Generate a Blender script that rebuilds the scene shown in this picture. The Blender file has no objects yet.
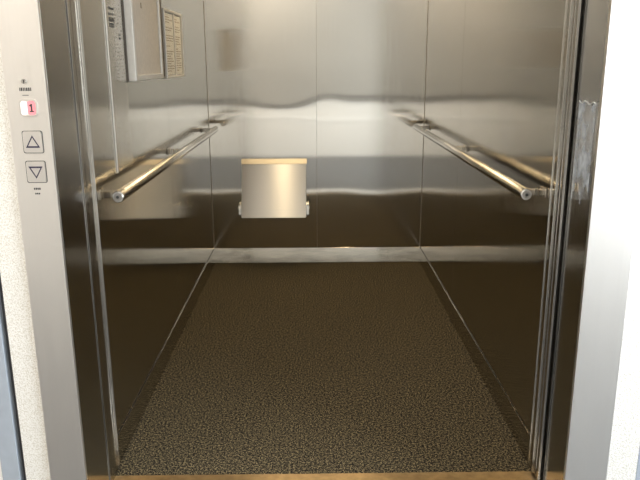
import bpy, bmesh, math, random
from mathutils import Vector, Matrix
random.seed(7)
S = bpy.context.scene
COL = S.collection

# ------------------------------------------------------------------ materials
def mat(name):
    m = bpy.data.materials.new(name); m.use_nodes = True
    n = m.node_tree.nodes; l = m.node_tree.links
    return m, n, l, n['Principled BSDF']

def plain(name, col, rough=.5, metal=0., emit=None, estr=1., noise=0., nscale=40., bump=0.):
    m, n, l, b = mat(name)
    b.inputs['Base Color'].default_value = (*col, 1)
    b.inputs['Roughness'].default_value = rough
    b.inputs['Metallic'].default_value = metal
    if emit:
        b.inputs['Emission Color'].default_value = (*emit, 1)
        b.inputs['Emission Strength'].default_value = estr
    if noise or bump:
        tc = n.new('ShaderNodeTexCoord')
        t = n.new('ShaderNodeTexNoise'); t.inputs['Scale'].default_value = nscale; t.inputs['Detail'].default_value = 4
        l.new(tc.outputs['Object'], t.inputs['Vector'])
        if noise:
            mr = n.new('ShaderNodeMapRange'); mr.inputs[3].default_value = 1-noise; mr.inputs[4].default_value = 1+noise
            mr.inputs[1].default_value = .3; mr.inputs[2].default_value = .7
            l.new(t.outputs['Fac'], mr.inputs[0])
            mx = n.new('ShaderNodeVectorMath'); mx.operation = 'SCALE'
            mx.inputs[0].default_value = col
            l.new(mr.outputs[0], mx.inputs['Scale']); l.new(mx.outputs[0], b.inputs['Base Color'])
        if bump:
            bp = n.new('ShaderNodeBump'); bp.inputs['Strength'].default_value = bump; bp.inputs['Distance'].default_value = .003
            l.new(t.outputs['Fac'], bp.inputs['Height']); l.new(bp.outputs[0], b.inputs['Normal'])
    return m

def steel(name, col=(.60, .565, .51), rough=.12, grain=(260, 260, 3), gbump=.02, wave=0., var=.03, aniso=0., arot=0., rv=.22):
    """brushed stainless steel: long fine grain along the small-scale axis, plus a broad sheet waviness"""
    m, n, l, b = mat(name)
    b.inputs['Metallic'].default_value = 1
    tc = n.new('ShaderNodeTexCoord')
    mp = n.new('ShaderNodeMapping'); mp.inputs['Scale'].default_value = grain
    l.new(tc.outputs['Object'], mp.inputs['Vector'])
    t = n.new('ShaderNodeTexNoise'); t.inputs['Scale'].default_value = 1; t.inputs['Detail'].default_value = 3
    l.new(mp.outputs[0], t.inputs['Vector'])
    mr = n.new('ShaderNodeMapRange'); mr.inputs[1].default_value = .3; mr.inputs[2].default_value = .7
    mr.inputs[3].default_value = rough*(1-rv); mr.inputs[4].default_value = rough*(1+rv)
    l.new(t.outputs['Fac'], mr.inputs[0]); l.new(mr.outputs[0], b.inputs['Roughness'])
    mc = n.new('ShaderNodeMapRange'); mc.inputs[1].default_value = .3; mc.inputs[2].default_value = .7
    mc.inputs[3].default_value = 1-var; mc.inputs[4].default_value = 1+var
    l.new(t.outputs['Fac'], mc.inputs[0])
    vs = n.new('ShaderNodeVectorMath'); vs.operation = 'SCALE'; vs.inputs[0].default_value = col
    l.new(mc.outputs[0], vs.inputs['Scale']); l.new(vs.outputs[0], b.inputs['Base Color'])
    bp = n.new('ShaderNodeBump'); bp.inputs['Strength'].default_value = gbump; bp.inputs['Distance'].default_value = .0006
    l.new(t.outputs['Fac'], bp.inputs['Height'])
    last = bp
    if wave:
        w = n.new('ShaderNodeTexNoise'); w.inputs['Scale'].default_value = 2.2; w.inputs['Detail'].default_value = 1
        l.new(tc.outputs['Object'], w.inputs['Vector'])
        b2 = n.new('ShaderNodeBump'); b2.inputs['Strength'].default_value = 1; b2.inputs['Distance'].default_value = wave
        l.new(w.outputs['Fac'], b2.inputs['Height']); l.new(bp.outputs[0], b2.inputs['Normal']); last = b2
    l.new(last.outputs[0], b.inputs['Normal'])
    if aniso:
        b.inputs['Anisotropic'].default_value = aniso; b.inputs['Anisotropic Rotation'].default_value = arot
        ge = n.new('ShaderNodeNewGeometry'); tg = n.new('ShaderNodeVectorMath'); tg.operation = 'CROSS_PRODUCT'
        tg.inputs[0].default_value = (0, 0, 1); l.new(ge.outputs['True Normal'], tg.inputs[1])
        l.new(tg.outputs[0], b.inputs['Tangent'])
    return m

def carpet():
    m, n, l, b = mat('carpet_speckle')
    tc = n.new('ShaderNodeTexCoord')
    ts = []
    for sc in (125, 250):
        t = n.new('ShaderNodeTexNoise'); t.inputs['Scale'].default_value = sc; t.inputs['Detail'].default_value = 2; t.inputs['Roughness'].default_value = .6
        l.new(tc.outputs['Object'], t.inputs['Vector']); ts.append(t)
    ad = n.new('ShaderNodeMath'); ad.operation = 'ADD'; l.new(ts[0].outputs['Fac'], ad.inputs[0]); l.new(ts[1].outputs['Fac'], ad.inputs[1])
    hf = n.new('ShaderNodeMath'); hf.operation = 'MULTIPLY'; hf.inputs[1].default_value = .5; l.new(ad.outputs[0], hf.inputs[0])
    r = n.new('ShaderNodeValToRGB'); e = r.color_ramp.elements
    e[0].position = .44; e[0].color = (.008, .007, .006, 1)
    e[1].position = .60; e[1].color = (.31, .245, .135, 1)
    x = e.new(.51); x.color = (.055, .045, .030, 1)
    l.new(hf.outputs[0], r.inputs[0]); l.new(r.outputs[0], b.inputs['Base Color'])
    b.inputs['Roughness'].default_value = .95; b.inputs['Specular IOR Level'].default_value = .15
    bp = n.new('ShaderNodeBump'); bp.inputs['Strength'].default_value = .5; bp.inputs['Distance'].default_value = .004
    l.new(hf.outputs[0], bp.inputs['Height']); l.new(bp.outputs[0], b.inputs['Normal'])
    return m

def plaster():
    m, n, l, b = mat('roughcast_plaster')
    tc = n.new('ShaderNodeTexCoord')
    t = n.new('ShaderNodeTexNoise'); t.inputs['Scale'].default_value = 260; t.inputs['Detail'].default_value = 3
    l.new(tc.outputs['Object'], t.inputs['Vector'])
    r = n.new('ShaderNodeValToRGB'); e = r.color_ramp.elements
    e[0].position = .36; e[0].color = (.66, .62, .54, 1); e[1].position = .55; e[1].color = (.84, .82, .77, 1)
    l.new(t.outputs['Fac'], r.inputs[0]); l.new(r.outputs[0], b.inputs['Base Color'])
    b.inputs['Roughness'].default_value = .9
    bp = n.new('ShaderNodeBump'); bp.inputs['Strength'].default_value = .6; bp.inputs['Distance'].default_value = .003
    l.new(t.outputs['Fac'], bp.inputs['Height']); l.new(bp.outputs[0], b.inputs['Normal'])
    return m

M = dict(
    wall=steel('stainless_wall_shaded', (.47, .44, .39), rough=.10, wave=.0010, aniso=1., gbump=.004),  # same steel as the rear wall, colour darkened so it reads dimmer
    back=steel('stainless_back_lit', (.76, .72, .65), rough=.09, wave=.0003, aniso=1., gbump=.004),  # lighter copy of the wall steel, brightness put into the colour
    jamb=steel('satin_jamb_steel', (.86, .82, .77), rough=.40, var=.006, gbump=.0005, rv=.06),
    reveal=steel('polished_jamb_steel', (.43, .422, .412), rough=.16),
    door=steel('stainless_door_steel', (.42, .40, .37), rough=.2),
    skirt_side=steel('side_kick_plate', (.50, .46, .40), rough=.22, grain=(3, 3, 260)),
    skirt=steel('stainless_kick_plate', (.46, .42, .35), rough=.12, var=.22, grain=(11, 3, 50)),  # blotchy tone put into the colour for patchy reflections
    rail=steel('handrail_steel', (.66, .64, .605), rough=.22, grain=(260, 3, 260), gbump=.003),
    seat=steel('seat_steel', (.54, .505, .45), rough=.33, grain=(3, 260, 260), aniso=1., arot=.25, gbump=.0, var=.01, rv=.02),
    flap=steel('seat_flap_steel', (.66, .60, .50), rough=.44, var=.01, gbump=0., rv=.03),
    plate=steel('operating_panel_steel', (.58, .55, .50), rough=.22, grain=(300, 300, 300), gbump=.12),
    brass=plain('worn_brass_sill', (.31, .23, .135), .32, 1., noise=.2, nscale=30),
    sill=plain('aluminium_sill', (.86, .83, .78), .16, 1., noise=.05, nscale=40),
    dim_wall=plain('dimmed_landing_paint', (.35, .335, .305), .8, noise=.04, nscale=3),  # upper wall darkened in colour so its reflection dims towards the top
    carpet=carpet(), plaster=plaster(),
    gap=plain('black_gap', (.008, .008, .008), .9),
    rubber=plain('black_rubber', (.02, .02, .02), .6),
    joint=plain('dark_panel_joint', (.34, .30, .26), .5),
    tile=plain('dark_landing_tile', (.10, .102, .105), .45, noise=.25, nscale=8),
    white=plain('landing_wall_paint', (.82, .80, .76), .8, noise=.04, nscale=3),
    lower_wall=plain('pale_lower_wall', (.80, .78, .74), .7),
    ceil=plain('white_ceiling', (.8, .79, .77), .8),
    dado=plain('grey_dado_rail', (.17, .16, .15), .5),
    pale=plain('pale_trim', (.92, .91, .88), .5),
    alu=plain('blue_grey_powder_coat', (.38, .42, .47), .45, noise=.05, nscale=20),
    beige=plain('notice_beige_card', (.62, .55, .47), .5, noise=.06, nscale=60),
    paper=plain('cream_paper', (.80, .75, .65), .7, noise=.05, nscale=50),
    ink=plain('faded_ink', (.33, .26, .18), .8),
    dark_ink=plain('dark_engraving', (.05, .048, .045), .7),
    bezel=plain('notice_frame_aluminium', (.72, .68, .62), .35, .5, noise=.04, nscale=60),
    bracket=steel('bracket_steel', (.45, .41, .35), rough=.25),
    brown=plain('dark_brown_edge', (.10, .08, .06), .6), grey=plain('dark_recess_grey', (.07, .07, .075), .8),
    clear=None, film=None,
    button=steel('button_steel', (.74, .70, .655), rough=.45, var=.01, gbump=.002),
    violet=plain('violet_black_arrow', (.035, .028, .06), .6),
    pink=plain('pink_lit_lens', (.8, .25, .28), .3, emit=(1., .25, .28), estr=.45),
    lens=plain('white_lit_lens', (.9, .82, .8), .3, emit=(1., .8, .78), estr=.55),
    lamp=plain('warm_lamp_diffuser', (.9, .85, .7), .5, emit=(1., .78, .46), estr=4.),
    glass=None,
)
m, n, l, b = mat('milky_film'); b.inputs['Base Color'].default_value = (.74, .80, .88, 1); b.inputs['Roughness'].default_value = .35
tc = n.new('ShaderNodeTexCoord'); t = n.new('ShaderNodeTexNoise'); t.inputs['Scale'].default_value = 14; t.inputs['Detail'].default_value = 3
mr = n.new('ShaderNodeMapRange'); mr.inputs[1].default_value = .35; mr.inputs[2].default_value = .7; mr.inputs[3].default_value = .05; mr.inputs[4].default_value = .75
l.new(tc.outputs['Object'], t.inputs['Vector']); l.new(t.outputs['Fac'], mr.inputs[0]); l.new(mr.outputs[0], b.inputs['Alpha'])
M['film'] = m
m, n, l, b = mat('clear_sheet'); b.inputs['Base Color'].default_value = (.95, .95, .93, 1); b.inputs['Roughness'].default_value = .1; b.inputs['Alpha'].default_value = .18
M['clear'] = m
m, n, l, b = mat('window_glass'); b.inputs['Transmission Weight'].default_value = 1; b.inputs['Roughness'].default_value = 0; b.inputs['IOR'].default_value = 1.05
M['glass'] = m

# ------------------------------------------------------------------ mesh helpers
def bm_box(bm, x0, x1, y0, y1, z0, z1, bev=0., seg=2):
    vs = [bm.verts.new((x, y, z)) for x in (x0, x1) for y in (y0, y1) for z in (z0, z1)]
    q = [(0, 1, 3, 2), (4, 6, 7, 5), (0, 4, 5, 1), (2, 3, 7, 6), (0, 2, 6, 4), (1, 5, 7, 3)]
    fs = [bm.faces.new([vs[i] for i in f]) for f in q]
    if bev:
        es = list({e for f in fs for e in f.edges})
        bmesh.ops.bevel(bm, geom=es, offset=bev, segments=seg, affect='EDGES', profile=.5)

def bm_tube(bm, pts, r, n=20, cap=True):
    rings = []
    for i, p in enumerate(pts):
        p = Vector(p)
        a = Vector(pts[max(i-1, 0)]); c = Vector(pts[min(i+1, len(pts)-1)])
        d = (c-a).normalized()
        u = d.orthogonal().normalized() if i == 0 else (uprev - d*uprev.dot(d)).normalized()
        uprev = u; v = d.cross(u)
        rr = r[i] if isinstance(r, (list, tuple)) else r
        rings.append([bm.verts.new(p + (u*math.cos(2*math.pi*k/n) + v*math.sin(2*math.pi*k/n))*rr) for k in range(n)])
    for a, b_ in zip(rings, rings[1:]):
        for k in range(n):
            f = bm.faces.new((a[k], a[(k+1) % n], b_[(k+1) % n], b_[k])); f.smooth = True
    if cap:
        bm.faces.new(list(reversed(rings[0]))); bm.faces.new(rings[-1])

def bm_prism(bm, poly, axis, a0, a1):
    """extrude a 2D polygon along an axis: axis 1 -> poly is (x,z); axis 0 -> poly is (y,z); axis 2 -> (x,y)"""
    def P(q, t):
        return {0: (t, q[0], q[1]), 1: (q[0], t, q[1]), 2: (q[0], q[1], t)}[axis]
    A = [bm.verts.new(P(q, a0)) for q in poly]; B = [bm.verts.new(P(q, a1)) for q in poly]
    bm.faces.new(A); bm.faces.new(list(reversed(B)))
    k = len(poly)
    for i in range(k):
        bm.faces.new((A[i], B[i], B[(i+1) % k], A[(i+1) % k]))

def bm_ring(bm, outer, inner, y0, y1):
    """frame between two polygons in the xz plane, depth y0..y1"""
    k = len(outer)
    vs = [[bm.verts.new((q[0], y, q[1])) for q in poly] for poly in (outer, inner) for y in (y0, y1)]
    of, ob, jf, jb = vs
    for i in range(k):
        j = (i+1) % k
        bm.faces.new((of[i], of[j], jf[j], jf[i])); bm.faces.new((ob[j], ob[i], jb[i], jb[j]))
        bm.faces.new((of[j], of[i], ob[i], ob[j])); bm.faces.new((jf[i], jf[j], jb[j], jb[i]))

def obj(name, bm, material, parent=None):
    bmesh.ops.recalc_face_normals(bm, faces=bm.faces)
    if parent is not None:
        p = parent; off = Vector((0, 0, 0))
        while p is not None:
            off += p.location; p = p.parent
        bmesh.ops.translate(bm, verts=bm.verts, vec=-off)
    me = bpy.data.meshes.new(name); bm.to_mesh(me); bm.free()
    o = bpy.data.objects.new(name, me); COL.objects.link(o)
    me.materials.append(material)
    if parent is not None: o.parent = parent
    return o

def box(name, x0, x1, y0, y1, z0, z1, material, parent=None, bev=0.):
    bm = bmesh.new(); bm_box(bm, x0, x1, y0, y1, z0, z1, bev)
    return obj(name, bm, material, parent)

def tag(o, label, cat, kind=None, group=None):
    o['label'] = label; o['category'] = cat
    if kind: o['kind'] = kind
    if group: o['group'] = group
    return o

def thing(name, loc, label, cat, group=None):
    o = bpy.data.objects.new(name, None); COL.objects.link(o); o.location = loc; o.empty_display_size = .1
    return tag(o, label, cat, None, group)

# ------------------------------------------------------------------ dimensions
W = .70                       # half width of the car
YF, YB = 2.017, 4.511         # carpet front, rear wall
CH = 2.25                     # car ceiling
YH = 1.745                    # landing face of the wall
DH = 2.12                     # door opening height
JL, JR = -.684, .690          # jamb inner edges at the landing face
JRB = .702

# ------------------------------------------------------------------ lift car shell
tag(box('floor', -W, W, YF, YB, -.03, 0, M['carpet']), 'dark speckled carpet floor inside the lift car', 'floor', 'structure')
tag(box('trim_1', -.74, .75, 1.962, YF-.0005, -.03, .0015, M['brass'], bev=.001), 'thin brass coloured nosing along the front edge of the speckled carpet', 'threshold strip', 'structure')
bm = bmesh.new()
bm_box(bm, -.80, .80, 1.745, 1.925, -.04, 0)
sill = obj('trim_2', bm, M['sill'])
for yy in (1.80, 1.87):
    box('sill_groove', -.80, .80, yy, yy+.008, -.001, .0004, M['grey'], sill)
tag(sill, 'grooved pale metal landing sill below the lift doors', 'threshold strip', 'structure')

# rear wall: two large sheets, slightly oil-canned, with a dark joint between
def warp(x, z):
    u = x/W
    g = -.010*math.exp(-((u+.38)/.30)**2) + .0048*math.exp(-((u-.10)/.16)**2) + .0050*math.exp(-((u-.45)/.25)**2) + .0016*math.sin(9*u+1)
    s = z-1.09
    env = math.exp(-(s/.13)**2)
    s2 = z-.475; g2 = -.0035*math.exp(-((u-.5)/.22)**2) + .0018*math.sin(7*u)
    return g*s*env + g2*s2*math.exp(-(s2/.08)**2)
bm = bmesh.new()
nx, nz = 44, 110
for (xa, xb) in ((-W, -.0008), (.0008, W)):
    G = [[bm.verts.new((xa+(xb-xa)*i/nx, YB-warp(xa+(xb-xa)*i/nx, CH*j/nz), CH*j/nz)) for j in range(nz+1)] for i in range(nx+1)]
    for i in range(nx):
        for j in range(nz):
            f = bm.faces.new((G[i][j], G[i+1][j], G[i+1][j+1], G[i][j+1])); f.smooth = True
    # sheet edges folded back so the panels have thickness
    for i in (0, nx):
        fr = [bm.verts.new(v.co) for v in G[i]]
        bk = [bm.verts.new(v.co+Vector((0, .006, 0))) for v in G[i]]
        for j in range(nz): bm.faces.new((fr[j], fr[j+1], bk[j+1], bk[j]))
bm_box(bm, -W, W, YB+.006, YB+.03, 0, CH)
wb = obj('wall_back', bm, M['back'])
for sx in (-1, 1):
    a = sorted((sx*(W-.0022), sx*(W-.0002)))
    box('corner_joint', a[0], a[1], YB-.0025, YB-.0005, .104, CH, M['joint'], wb)
tag(wb, 'brushed stainless rear wall of the lift car in two panels with a central joint', 'wall', 'structure')
# orient the sheet normals to the room
box('panel_joint', -.0022, .0022, YB+.0005, YB+.005, 0, CH, M['joint'], wb)

def side_wall(sgn, name, joint, label):
    bm = bmesh.new()
    y0 = 2.06
    cuts = [y0, joint-.0012, joint+.0012, YB]
    for a, c in ((cuts[0], cuts[1]), (cuts[2], cuts[3])):
        x = sorted((sgn*W, sgn*(W+.006)))
        bm_box(bm, x[0], x[1], a, c, 0, CH)
    x = sorted((sgn*(W+.006), sgn*(W+.03)))
    bm_box(bm, x[0], x[1], y0, YB+.03, -.03, CH)
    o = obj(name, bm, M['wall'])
    x = sorted((sgn*(W+.0008), sgn*(W+.005)))
    box('panel_joint', x[0], x[1], joint-.0014, joint+.0014, 0, CH, M['joint'], o)
    # front return beside the door
    x = sorted((sgn*W, sgn*(W+.05)))
    return tag(o, label, 'wall', 'structure')
side_wall(-1, 'wall_left', 3.25, 'polished stainless left wall of the lift car behind the control plate and notices')
side_wall(1, 'wall_right', 3.42, 'polished stainless right wall of the lift car with only a handrail on it')

# kick plates
bm = bmesh.new()
bm_prism(bm, [(YB-.001, .003), (YB-.017, .003), (YB-.003, .102), (YB-.001, .103)], 0, -W+.004, W-.004)
tag(obj('baseboard_back', bm, M['skirt']), 'bright stainless kick plate along the foot of the rear wall', 'skirting', 'structure')
for sgn, nm, lb in ((-1, 'baseboard_left', 'dark stainless kick plate along the foot of the left car wall'), (1, 'baseboard_right', 'dark stainless kick plate along the foot of the right car wall')):
    x = sorted((sgn*(W-.004), sgn*(W-.0005)))
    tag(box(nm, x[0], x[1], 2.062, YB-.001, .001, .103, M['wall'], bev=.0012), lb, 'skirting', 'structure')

# car front returns and transom (behind the open doors)
bm = bmesh.new()
bm_box(bm, -1.0, -.6905, 2.0125, 2.06, 0, CH)
bm_box(bm, .6935, 1.0, 2.0125, 2.06, 0, CH)
bm_box(bm, -W, W, 2.02, 2.06, DH, CH)
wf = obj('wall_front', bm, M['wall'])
box('edge_strip', -.691, -.6840, 2.047, 2.051, .001, DH, M['rail'], wf, bev=.0008)
box('edge_strip', .6905, .694, 2.046, 2.050, .001, DH, M['rail'], wf, bev=.0008)
tag(wf, 'stainless front return panels of the lift car beside the open doorway', 'wall', 'structure')

bm = bmesh.new()
bm_box(bm, -W-.03, W+.03, 2.012, YB+.03, CH, CH+.04)
car_ceiling = tag(obj('ceiling', bm, M['door']), 'metal ceiling of the lift car above the frame', 'ceiling', 'structure')
for x in (-.29, .29):
    box('lamp_diffuser', x-.035, x+.035, 3.25, 4.40, CH-.010, CH-.0005, M['lamp'], car_ceiling, bev=.002)
    bm = bmesh.new()
    for a, c in ((x-.05, x-.036), (x+.036, x+.05)): bm_box(bm, a, c, 3.23, 4.42, CH-.013, CH-.0005, .002)
    obj('lamp_bezel', bm, M['rail'], car_ceiling)
    ld = bpy.data.lights.new('car_strip_light', 'AREA'); ld.shape = 'RECTANGLE'; ld.size = .07; ld.size_y = 1.1; ld.energy = 6; ld.color = (1., .81, .52)
    lo = bpy.data.objects.new('car_strip_light', ld); COL.objects.link(lo); lo.location = (x, 3.825, CH-.02)

# ------------------------------------------------------------------ doors, jambs, landing wall
def slab(name, x0, x1, y0, y1, label, strip=None):
    o = box(name, x0, x1, y0, y1, .006, DH+.03, M['door'], bev=.003)
    if strip:
        box('seal_strip', strip[0], strip[1], strip[2], strip[3], .006, DH+.02, M['rubber'], o)
    return tag(o, label, 'door', 'structure')
o = slab('door_1', -1.30, -.685, 1.936, 1.971, 'retracted outer landing door leaf left of the opening, only its bright edge showing')
box('edge_strip', -.686, -.682, 1.9345, 1.9385, .006, DH+.02, M['rail'], o, bev=.0008)
slab('door_2', -1.30, -.6865, 1.973, 2.010, 'retracted inner car door leaf left of the opening, only its plain edge showing')
o = slab('door_3', .693, 1.30, 1.944, 1.974, 'retracted outer landing door leaf right of the opening, only its bright edge showing')
box('edge_strip', .6895, .6935, 1.9425, 1.9465, .006, DH+.02, M['rail'], o, bev=.0008)
o = slab('door_4', .6935, 1.30, 1.980, 2.010, 'retracted inner car door leaf right of the opening, with a bright ridge on its edge')
box('edge_strip', .6895, .6940, 2.003, 2.0075, .006, DH+.02, M['rail'], o, bev=.0008)

# jamb = face + return, one folded sheet
def jamb(poly, name, label):
    bm = bmesh.new(); bm_prism(bm, poly, 2, 0, DH+.0)
    return bm
bm = bmesh.new()
bm_box(bm, -.785, JL, YH-.012, YH+.0, 0, DH+.10, .0012)
jl = tag(obj('trim_3', bm, M['jamb']), 'satin steel door jamb left of the lift opening carrying the call buttons', 'door jamb', 'structure')
bm = bmesh.new(); bm_prism(bm, [(JL-.012, YH), (JL, YH), (JL, 1.925), (JL-.012, 1.925)], 2, 0, DH)
obj('jamb_return', bm, M['reveal'], jl)
bm = bmesh.new()
bm_box(bm, JR, .811, YH-.012, YH, 0, DH+.10, .0012)
jr = tag(obj('trim_4', bm, M['jamb']), 'bright satin steel door jamb right of the lift opening', 'door jamb', 'structure')
bm = bmesh.new(); bm_prism(bm, [(JR, YH), (JR+.012, YH), (JRB+.012, 1.928), (JRB, 1.928)], 2, 0, DH)
obj('jamb_return', bm, M['reveal'], jr)
bm = bmesh.new()
bm_box(bm, JL, JR, YH-.012, YH, DH, DH+.10, .0012); bm_box(bm, JL, JRB, YH, 1.925, DH, DH+.012)
tag(obj('trim_5', bm, M['jamb']), 'steel door head above the lift opening', 'door jamb', 'structure')

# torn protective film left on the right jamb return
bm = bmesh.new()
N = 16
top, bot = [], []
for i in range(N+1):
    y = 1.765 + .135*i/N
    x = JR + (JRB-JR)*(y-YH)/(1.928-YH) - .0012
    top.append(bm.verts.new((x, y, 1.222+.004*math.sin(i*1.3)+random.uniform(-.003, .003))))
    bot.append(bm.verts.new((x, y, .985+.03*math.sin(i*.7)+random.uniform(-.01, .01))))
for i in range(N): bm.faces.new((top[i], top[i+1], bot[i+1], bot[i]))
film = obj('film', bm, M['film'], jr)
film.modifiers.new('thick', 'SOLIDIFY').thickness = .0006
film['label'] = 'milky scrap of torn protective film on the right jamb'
bm = bmesh.new()
bm_tube(bm, [(JR+.0115*(y-YH)/(1.928-YH)-.002, y, 1.222+.004*math.sin(k*1.3)) for k, y in enumerate([1.765+.0135*i for i in range(11)])], .0016, 6)
obj('film_edge', bm, M['pale'], jr)

# landing wall with opening (one piece)
bm = bmesh.new()
bm_box(bm, -.858, JL-.012, YH-.002, 1.925, 0, 2.7)
bm_box(bm, JR+.013, .900, YH-.002, 1.925, 0, 2.7)
bm_box(bm, JL-.012, JR+.013, YH-.002, 1.925, DH+.012, 2.7)
tag(obj('wall_landing', bm, M['plaster']), 'white roughcast landing wall around the lift door frame', 'wall', 'structure')
# posts and walls flanking the plaster
for sgn, x in ((-1, -.858), (1, .900)):
    side = 'left' if sgn < 0 else 'right'
    a = sorted((x+sgn*.0005, x+sgn*.017))
    if sgn < 0: g = box('trim_6', a[0], a[1], YH+.02, YH+.12, 0, 2.7, M['grey'])  # dark grey put into the colour for the shadow in the recess
    if sgn < 0: tag(g, 'dark strip in the recess left of the white plaster, coloured as its shadow', 'shadow gap', 'structure')
    a = sorted((x+sgn*(.0175 if sgn < 0 else .0005), x+sgn*.068))
    g = box('trim_%d' % (7 if sgn < 0 else 8), a[0], a[1], YH-.002, YH+.12, 0, 2.7, M['alu'], bev=.002)
    tag(g, 'pale blue grey metal post at the far %s edge of the landing wall' % side, 'post', 'structure')
    a = sorted((x+sgn*.0685, sgn*2.45))
    g = box('wall_outer_%s' % side, a[0], a[1], YH, YH+.12, 0, 2.7, M['white'])
    tag(g, 'white painted landing wall beyond the %s metal post' % side, 'wall', 'structure')

# unseen black shaft box, added to keep sky light out behind the landing wall
bm = bmesh.new()
for a in ((-2.0, -1.95, 1.866, 4.9), (1.95, 2.0, 1.866, 4.9), (-2.0, 2.0, 4.85, 4.9)):
    bm_box(bm, *a, -.3, 2.9)
bm_box(bm, -2.0, 2.0, 1.866, 4.9, 2.9, 2.95); bm_box(bm, -2.0, 2.0, 1.9, 4.9, -.35, -.3)
tag(obj('wall_shaft', bm, M['gap']), 'dark shaft walls hidden behind the landing wall', 'wall', 'structure')

# ------------------------------------------------------------------ landing (behind the photographer, seen in the steel)
YO = -.86
tag(box('floor_landing', -2.45, 2.45, YO-.1, YH-.0005, -.05, -.001, M['tile']), 'dark tiled landing floor in front of the lift', 'floor', 'structure')
tag(box('ceiling_landing', -2.45, 2.45, YO-.1, YH+.12, 2.7, 2.75, M['ceil']), 'white landing ceiling', 'ceiling', 'structure')
wo = tag(box('wall_opposite', -2.45, 2.45, YO-.1, YO, 0, 2.7, M['dim_wall']), 'landing wall facing the lift, its upper colour darkened to dim the reflection', 'wall', 'structure')
box('lower_wall_panel', -2.45, 2.45, YO, YO+.006, 0, .775, M['lower_wall'], wo)  # added paler panel, brightens the lower band reflected in the steel
box('dado_rail', -2.45, 2.45, YO, YO+.02, .808, .832, M['dado'], wo)
box('dado_rail', -2.45, 2.45, YO, YO+.02, .752, .774, M['dado'], wo)
box('pale_arc_strip', -2.45, 2.45, YO, YO+.012, .53, .56, M['pale'], wo)  # added strip, gives the pale arc reflected in the rear steel
tag(box('wall_landing_left', -2.55, -2.45, YO-.1, YH+.12, 0, 2.7, M['white']), 'white left end wall of the landing', 'wall', 'structure')
bm = bmesh.new()
wy0, wy1, wz0, wz1 = -.55, 1.35, .75, 2.35
bm_box(bm, 2.45, 2.55, YO-.1, wy0, 0, 2.7); bm_box(bm, 2.45, 2.55, wy1, YH+.12, 0, 2.7)
bm_box(bm, 2.45, 2.55, wy0, wy1, 0, wz0); bm_box(bm, 2.45, 2.55, wy0, wy1, wz1, 2.7)
tag(obj('wall_landing_right', bm, M['white']), 'white right end wall of the landing around its window', 'wall', 'structure')
bm = bmesh.new()
for (a, c, d, e) in ((wy0, wy0+.05, wz0, wz1), (wy1-.05, wy1, wz0, wz1), (wy0+.05, wy1-.05, wz0, wz0+.05), (wy0+.05, wy1-.05, wz1-.05, wz1), (.38, .42, wz0+.05, wz1-.05)):
    bm_box(bm, 2.47, 2.53, a, c, d, e)
tag(obj('window_1', bm, M['alu']), 'metal framed daylight window in the landing end wall', 'window', 'structure')

# ------------------------------------------------------------------ handrails
def handrail(sgn, y1, label):
    root = thing('handrail', (sgn*W, 3.2, .92), label, 'handrail', 'handrails on the side walls of the lift car')
    xr, z, r = sgn*.631, .9275, .0185
    y0 = 2.085
    bm = bmesh.new()
    bm_tube(bm, [(xr, y0, z), (xr, y0+.004, z), (xr, y1-.004, z-.004), (xr, y1, z-.004)], [r-.003, r, r, r-.003], 28)
    obj('rail', bm, M['rail'], root)
    bm = bmesh.new()
    bm_tube(bm, [(xr, y0-.003, z), (xr, y0-.003+.004, z)], .0125, 20)
    cap = obj('end_cap', bm, M['door'], root)
    bm = bmesh.new(); bm_tube(bm, [(xr, y0-.0045, z), (xr, y0-.0025, z)], .0045, 12)
    obj('screw_hole', bm, M['rubber'], cap)
    for yb in (y0+.045, 3.2 if sgn < 0 else 3.25, y1-.12):
        bm = bmesh.new()
        a = sorted((sgn*(W-.001), sgn*.636))
        bm_box(bm, a[0], a[1], yb-.014, yb+.014, z-.009, z+.011, .002)
        bm_box(bm, *sorted((sgn*(W-.001), sgn*(W-.006))), yb-.03, yb+.03, z-.014, z+.016, .002)
        obj('bracket', bm, M['bracket'], root)
    return root
handrail(-1, 4.33, 'round steel handrail on the left wall, below the notice frames')
handrail(1, 4.43, 'round steel handrail on the bare right wall of the lift')

# ------------------------------------------------------------------ folding seat on the rear wall
root = thing('folding_seat', (-.285, YB, .31), 'square stainless fold-down seat folded against the rear wall', 'folding seat')
x0, x1 = -.491, -.072
def seat_pt(t):  # t=0 bottom, 1 top ; front surface
    return YB-.172+.134*t, .350+.329*t
bm = bmesh.new()
yb_, zb_ = seat_pt(0); yt_, zt_ = seat_pt(1)
bm_prism(bm, [(yb_, zb_), (yt_, zt_), (yt_+.018, zt_-.002), (yb_+.018, zb_-.003)], 0, x0, x1)
bmesh.ops.bevel(bm, geom=list(bm.edges), offset=.003, segments=2, affect='EDGES')
obj('seat_panel', bm, M['seat'], root)
bm = bmesh.new()   # sloping top flap
bm_prism(bm, [(yt_, zt_+.001), (YB-.003, .712), (YB-.003, .700), (yt_+.016, zt_-.004)], 0, x0-.004, x1+.006)
bmesh.ops.bevel(bm, geom=list(bm.edges), offset=.002, segments=2, affect='EDGES')
o = obj('top_flap', bm, M['flap'], root)
for xa in (x0+.012, x1-.022):
    bm = bmesh.new()
    bm_prism(bm, [(yb_+.018, zb_+.03), (yt_+.018, zt_-.02), (YB-.002, zt_-.02), (YB-.002, zb_+.03)], 0, xa, xa+.010)
    obj('side_bracket', bm, M['door'], root)
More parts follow.
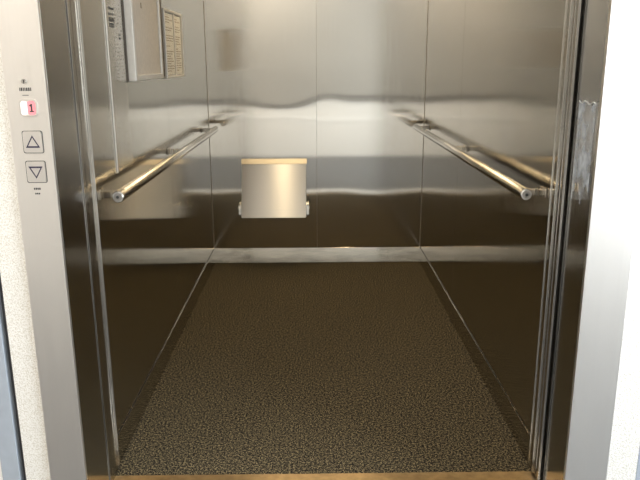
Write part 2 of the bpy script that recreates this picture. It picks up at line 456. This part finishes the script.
for sx, xe in ((-1, x0), (1, x1)):
    bm = bmesh.new()
    y, z = seat_pt(.22)
    a = sorted((xe+sx*.002, xe+sx*.018))
    bm_prism(bm, [(y-.012, z-.055), (y+.004, z-.068), (y+.03, z-.055), (y+.03, z+.012), (y+.016, z+.026), (y+.0, z+.005)], 0, a[0], a[1])
    bmesh.ops.bevel(bm, geom=list(bm.edges), offset=.002, segments=2, affect='EDGES')
    h = obj('hinge', bm, M['rail'], root)
    bm = bmesh.new(); bm_tube(bm, [(xe+sx*.003, y+.014, z-.02), (xe+sx*.027, y+.014, z-.02)], .013, 18)
    obj('hinge_pin', bm, M['rail'], h)

# ------------------------------------------------------------------ car operating panel
root = thing('control_panel', (-W, 2.44, .96), 'tall narrow textured steel control plate left of the notice frames', 'control panel')
box('faceplate', -W+.0005, -W+.004, 2.342, 2.545, .965, 2.0, M['plate'], root, bev=.001)
box('edge_strip', -W+.0005, -W+.0045, 2.339, 2.342, .962, 2.0, M['bezel'], root, bev=.001)
bm = bmesh.new()
for r_ in range(4):
    zz = 1.502-.018*r_
    y = 2.372
    while y < 2.425:
        wd = random.uniform(.005, .012)
        bm_box(bm, -W+.004, -W+.0046, y, y+wd, zz-.005*(1.4 if r_ > 1 else .7), zz+.005*(1.4 if r_ > 1 else .7)); y += wd+.003
obj('engraved_text', bm, M['dark_ink'], root)
bm = bmesh.new()
for r_ in range(2):
    bm_box(bm, -W+.004, -W+.0046, 2.478, 2.497, 1.405+.013*r_, 1.412+.013*r_)
obj('engraved_text', bm, M['dark_ink'], root)
bm = bmesh.new()
for zz in [1.0+.012*i for i in range(44)]:
    for y in [2.385+.012*i for i in range(12)]:
        if random.random() < .5:
            bm_box(bm, -W+.004, -W+.0048, y, y+.006, zz, zz+.006)
obj('raised_pattern', bm, M['plate'], root)

# ------------------------------------------------------------------ notice frames
def frame_yz(bm, x0, x1, y0, y1, z0, z1, w):
    bm_box(bm, x0, x1, y0, y0+w, z0, z1, .003); bm_box(bm, x0, x1, y1-w, y1, z0, z1, .003)
    bm_box(bm, x0, x1, y0+w, y1-w, z0, z0+w, .003); bm_box(bm, x0, x1, y0+w, y1-w, z1-w, z1, .003)
root = thing('notice_frame', (-W, 2.8, 1.26), 'deep framed beige notice board nearer the door on the left wall', 'notice frame', 'notice frames on the left wall')
bm = bmesh.new(); frame_yz(bm, -W+.0005, -.664, 2.556, 3.03, 1.262, 1.60, .022); obj('frame', bm, M['bezel'], root)
box('far_dark_strip', -W+.0005, -.669, 3.0305, 3.085, 1.268, 1.594, M['brown'], root)  # dark brown strip along the far side of the frame
box('gap_shade', -W+.0005, -.692, 2.546, 2.5555, 1.258, 1.604, M['brown'], root)  # dark strip painting the shaded gap at the near edge of the frame
box('beige_board', -W+.001, -.672, 2.577, 3.009, 1.283, 1.579, M['beige'], root)
bm = bmesh.new(); bm_box(bm, -.672, -.6712, 2.72, 2.735, 1.525, 1.545)
obj('mark', bm, M['ink'], root)

root = thing('notice_frame', (-W, 3.4, 1.255), 'slim notice holder with small printed sheets, farther from the door', 'notice frame', 'notice frames on the left wall')
bm = bmesh.new(); frame_yz(bm, -W+.0005, -.682, 3.20, 3.63, 1.255, 1.562, .012); obj('frame', bm, M['bezel'], root)
for ya, yb in ((3.235, 3.42), (3.44, 3.61)):
    pz = obj('sheet', (lambda b: (bm_box(b, -W+.001, -.690, ya, yb, 1.272, 1.545), b)[1])(bmesh.new()), M['paper'], root)
    bm = bmesh.new()
    z = 1.53
    while z > 1.285:
        y = ya+.012; end = yb-.012-random.choice((0, 0, .03, .07))
        while y < end:
            wd = random.uniform(.008, .03); bm_box(bm, -.690, -.6894, y, min(y+wd, end), z-.005, z); y += wd+.006
        z -= random.choice((.011, .011, .011, .024))
    obj('printed_lines', bm, M['ink'], pz)
box('sheet_divider', -W+.001, -.684, 3.424, 3.436, 1.268, 1.549, M['bezel'], root, bev=.001)
box('clear_cover', -.6865, -.6855, 3.212, 3.618, 1.267, 1.55, M['clear'], root)

# ------------------------------------------------------------------ landing call buttons on the left jamb
yf = YH-.012
def rot(cx, cz, pts): return [(cx+a, cz+b_) for a, b_ in pts]
def rrect(cx, cz, w, h, r=.005, k=4):
    out = []
    for (sx, sz, a0) in ((1, 1, 0), (-1, 1, 90), (-1, -1, 180), (1, -1, 270)):
        for i in range(k+1):
            a = math.radians(a0+90*i/k)
            out.append((cx+sx*(w/2-r)+r*math.cos(a), cz+sz*(h/2-r)+r*math.sin(a)))
    return out
def tri(cx, cz, s, up=True):
    k = 1 if up else -1
    return [(cx-s, cz-k*s*.8), (cx+s, cz-k*s*.8), (cx, cz+k*s*.95)]
def call_button(cx, cz, up, label):
    root = thing('call_button', (cx, yf, cz), label, 'call button', 'call buttons on the left jamb')
    bm = bmesh.new(); bm_prism(bm, rrect(cx, cz, .047, .052), 1, yf-.0035, yf-.0002); obj('button_plate', bm, M['button'], root)
    bm = bmesh.new(); bm_ring(bm, rrect(cx, cz, .051, .056), rrect(cx, cz, .0485, .0535), yf-.0012, yf-.0002); obj('button_outline', bm, M['dark_ink'], root)
    bm = bmesh.new(); bm_ring(bm, tri(cx, cz, .0175, up), tri(cx, cz, .0125, up) if up else tri(cx, cz, .0125, up), yf-.0044, yf-.0033); obj('arrow', bm, M['violet'], root)
k_ = yf/YH
call_button(-.7355*k_, 1.137, True, 'square steel call button with an upward triangle, under the pink indicator')
call_button(-.735*k_, 1.062, False, 'square steel call button with a downward triangle, lowest on the left jamb')
root = thing('floor_indicator', (-.737*k_, yf, 1.22), 'small lit pink and white indicator above the two call buttons', 'indicator')
cx, cz = -.737*k_, 1.221
bm = bmesh.new(); bm_ring(bm, rrect(cx, cz, .044, .042, .01), rrect(cx, cz, .037, .035, .008), yf-.004, yf-.0002); obj('bezel', bm, M['button'], root)
bm = bmesh.new(); bm_prism(bm, rrect(cx-.0105, cz, .0155, .034, .006), 1, yf-.003, yf-.0002); obj('white_lens', bm, M['lens'], root)
bm = bmesh.new(); bm_prism(bm, rrect(cx+.008, cz, .0205, .034, .006), 1, yf-.003, yf-.0002); p = obj('pink_lens', bm, M['pink'], root)
bm = bmesh.new(); bm_box(bm, cx+.006, cx+.010, yf-.0036, yf-.0028, cz-.008, cz+.010); bm_box(bm, cx+.003, cx+.006, yf-.0036, yf-.0028, cz+.004, cz+.008); bm_box(bm, cx+.003, cx+.013, yf-.0036, yf-.0028, cz-.010, cz-.007)
obj('digit', bm, M['dark_ink'], p)
root = thing('keyswitch', (-.74*k_, yf, 1.28), 'tiny key switch with small dark lettering above the pink indicator', 'key switch')
cx = -.741*k_
bm = bmesh.new(); bm_tube(bm, [(cx, yf-.004, 1.285), (cx, yf-.0003, 1.285)], .006, 16); o = obj('lock', bm, M['rail'], root)
bm = bmesh.new(); bm_box(bm, cx-.001, cx+.001, yf-.0046, yf-.0038, 1.281, 1.289); obj('key_slot', bm, M['rubber'], o)
bm = bmesh.new()
x = cx-.014
while x < cx+.013:
    wd = random.choice((.0022, .0034)); bm_box(bm, x, x+wd, yf-.0006, yf-.0001, 1.262, 1.270); x += wd+.0016
bm_box(bm, cx-.008, cx+.007, yf-.0006, yf-.0001, 1.251, 1.2525)
obj('lettering', bm, M['dark_ink'], root)
bm = bmesh.new()
for i in range(4): bm_box(bm, -.741+.0045*i, -.7378+.0045*i, yf-.0006, yf-.0001, 1.016, 1.021)
for i in range(3): bm_box(bm, -.739+.0045*i, -.7358+.0045*i, yf-.0006, yf-.0001, 1.004, 1.008)
obj('engraved_marks', bm, M['dark_ink'], jl)

# ------------------------------------------------------------------ light
def area(name, loc, rot_, sx, sy, e, col):
    ld = bpy.data.lights.new(name, 'AREA'); ld.shape = 'RECTANGLE'; ld.size = sx; ld.size_y = sy; ld.energy = e; ld.color = col
    o = bpy.data.objects.new(name, ld); COL.objects.link(o); o.location = loc; o.rotation_euler = rot_
    return o
area('window_daylight', (2.62, (wy0+wy1)/2, (wz0+wz1)/2), (0, math.radians(90), 0), wz1-wz0, wy1-wy0, 160, (.84, .92, 1.))
area('landing_fill', (-.62, -.3, 2.69), (0, 0, 0), 1.2, .5, 30, (1., .93, .83))  # added unseen fill, brightens the landing wall and the seat reflection
area('landing_side_fill', (-1.7, .2, 2.69), (0, 0, 0), .6, .6, 27, (1., .89, .79))  # added warm fill that lifts the left jamb and plaster
w = bpy.data.worlds.new('World'); S.world = w; w.use_nodes = True
w.node_tree.nodes['Background'].inputs[0].default_value = (.75, .87, 1, 1)
w.node_tree.nodes['Background'].inputs[1].default_value = .6

# ------------------------------------------------------------------ camera
cx_, H, pi_, ya, ro, f = -.0337, 1.3301, .2548, .0117, -.0038, 686.44
c, s = math.cos(ya), math.sin(ya)
fw = Vector((s*math.cos(pi_), c*math.cos(pi_), -math.sin(pi_)))
r = Vector((c, -s, 0)); u = r.cross(fw)
r2 = r*math.cos(ro)+u*math.sin(ro); u2 = u*math.cos(ro)-r*math.sin(ro)
cd = bpy.data.cameras.new('camera'); cam = bpy.data.objects.new('camera', cd); COL.objects.link(cam)
cd.sensor_fit = 'HORIZONTAL'; cd.sensor_width = 36; cd.lens = f*36/640; cd.clip_start = .02
mw = Matrix((r2, u2, -fw)).transposed().to_4x4(); mw.translation = Vector((cx_, 0, H))
cam.matrix_world = mw
S.camera = cam
S.view_settings.view_transform = 'Standard'; S.view_settings.look = 'None'
S.view_settings.gamma = 1; S.view_settings.exposure = 0; S.view_settings.use_curve_mapping = False
S.cycles.max_bounces = 16; S.cycles.glossy_bounces = 12; S.cycles.diffuse_bounces = 5
S.cycles.caustics_reflective = True
S.cycles.sample_clamp_indirect = 6
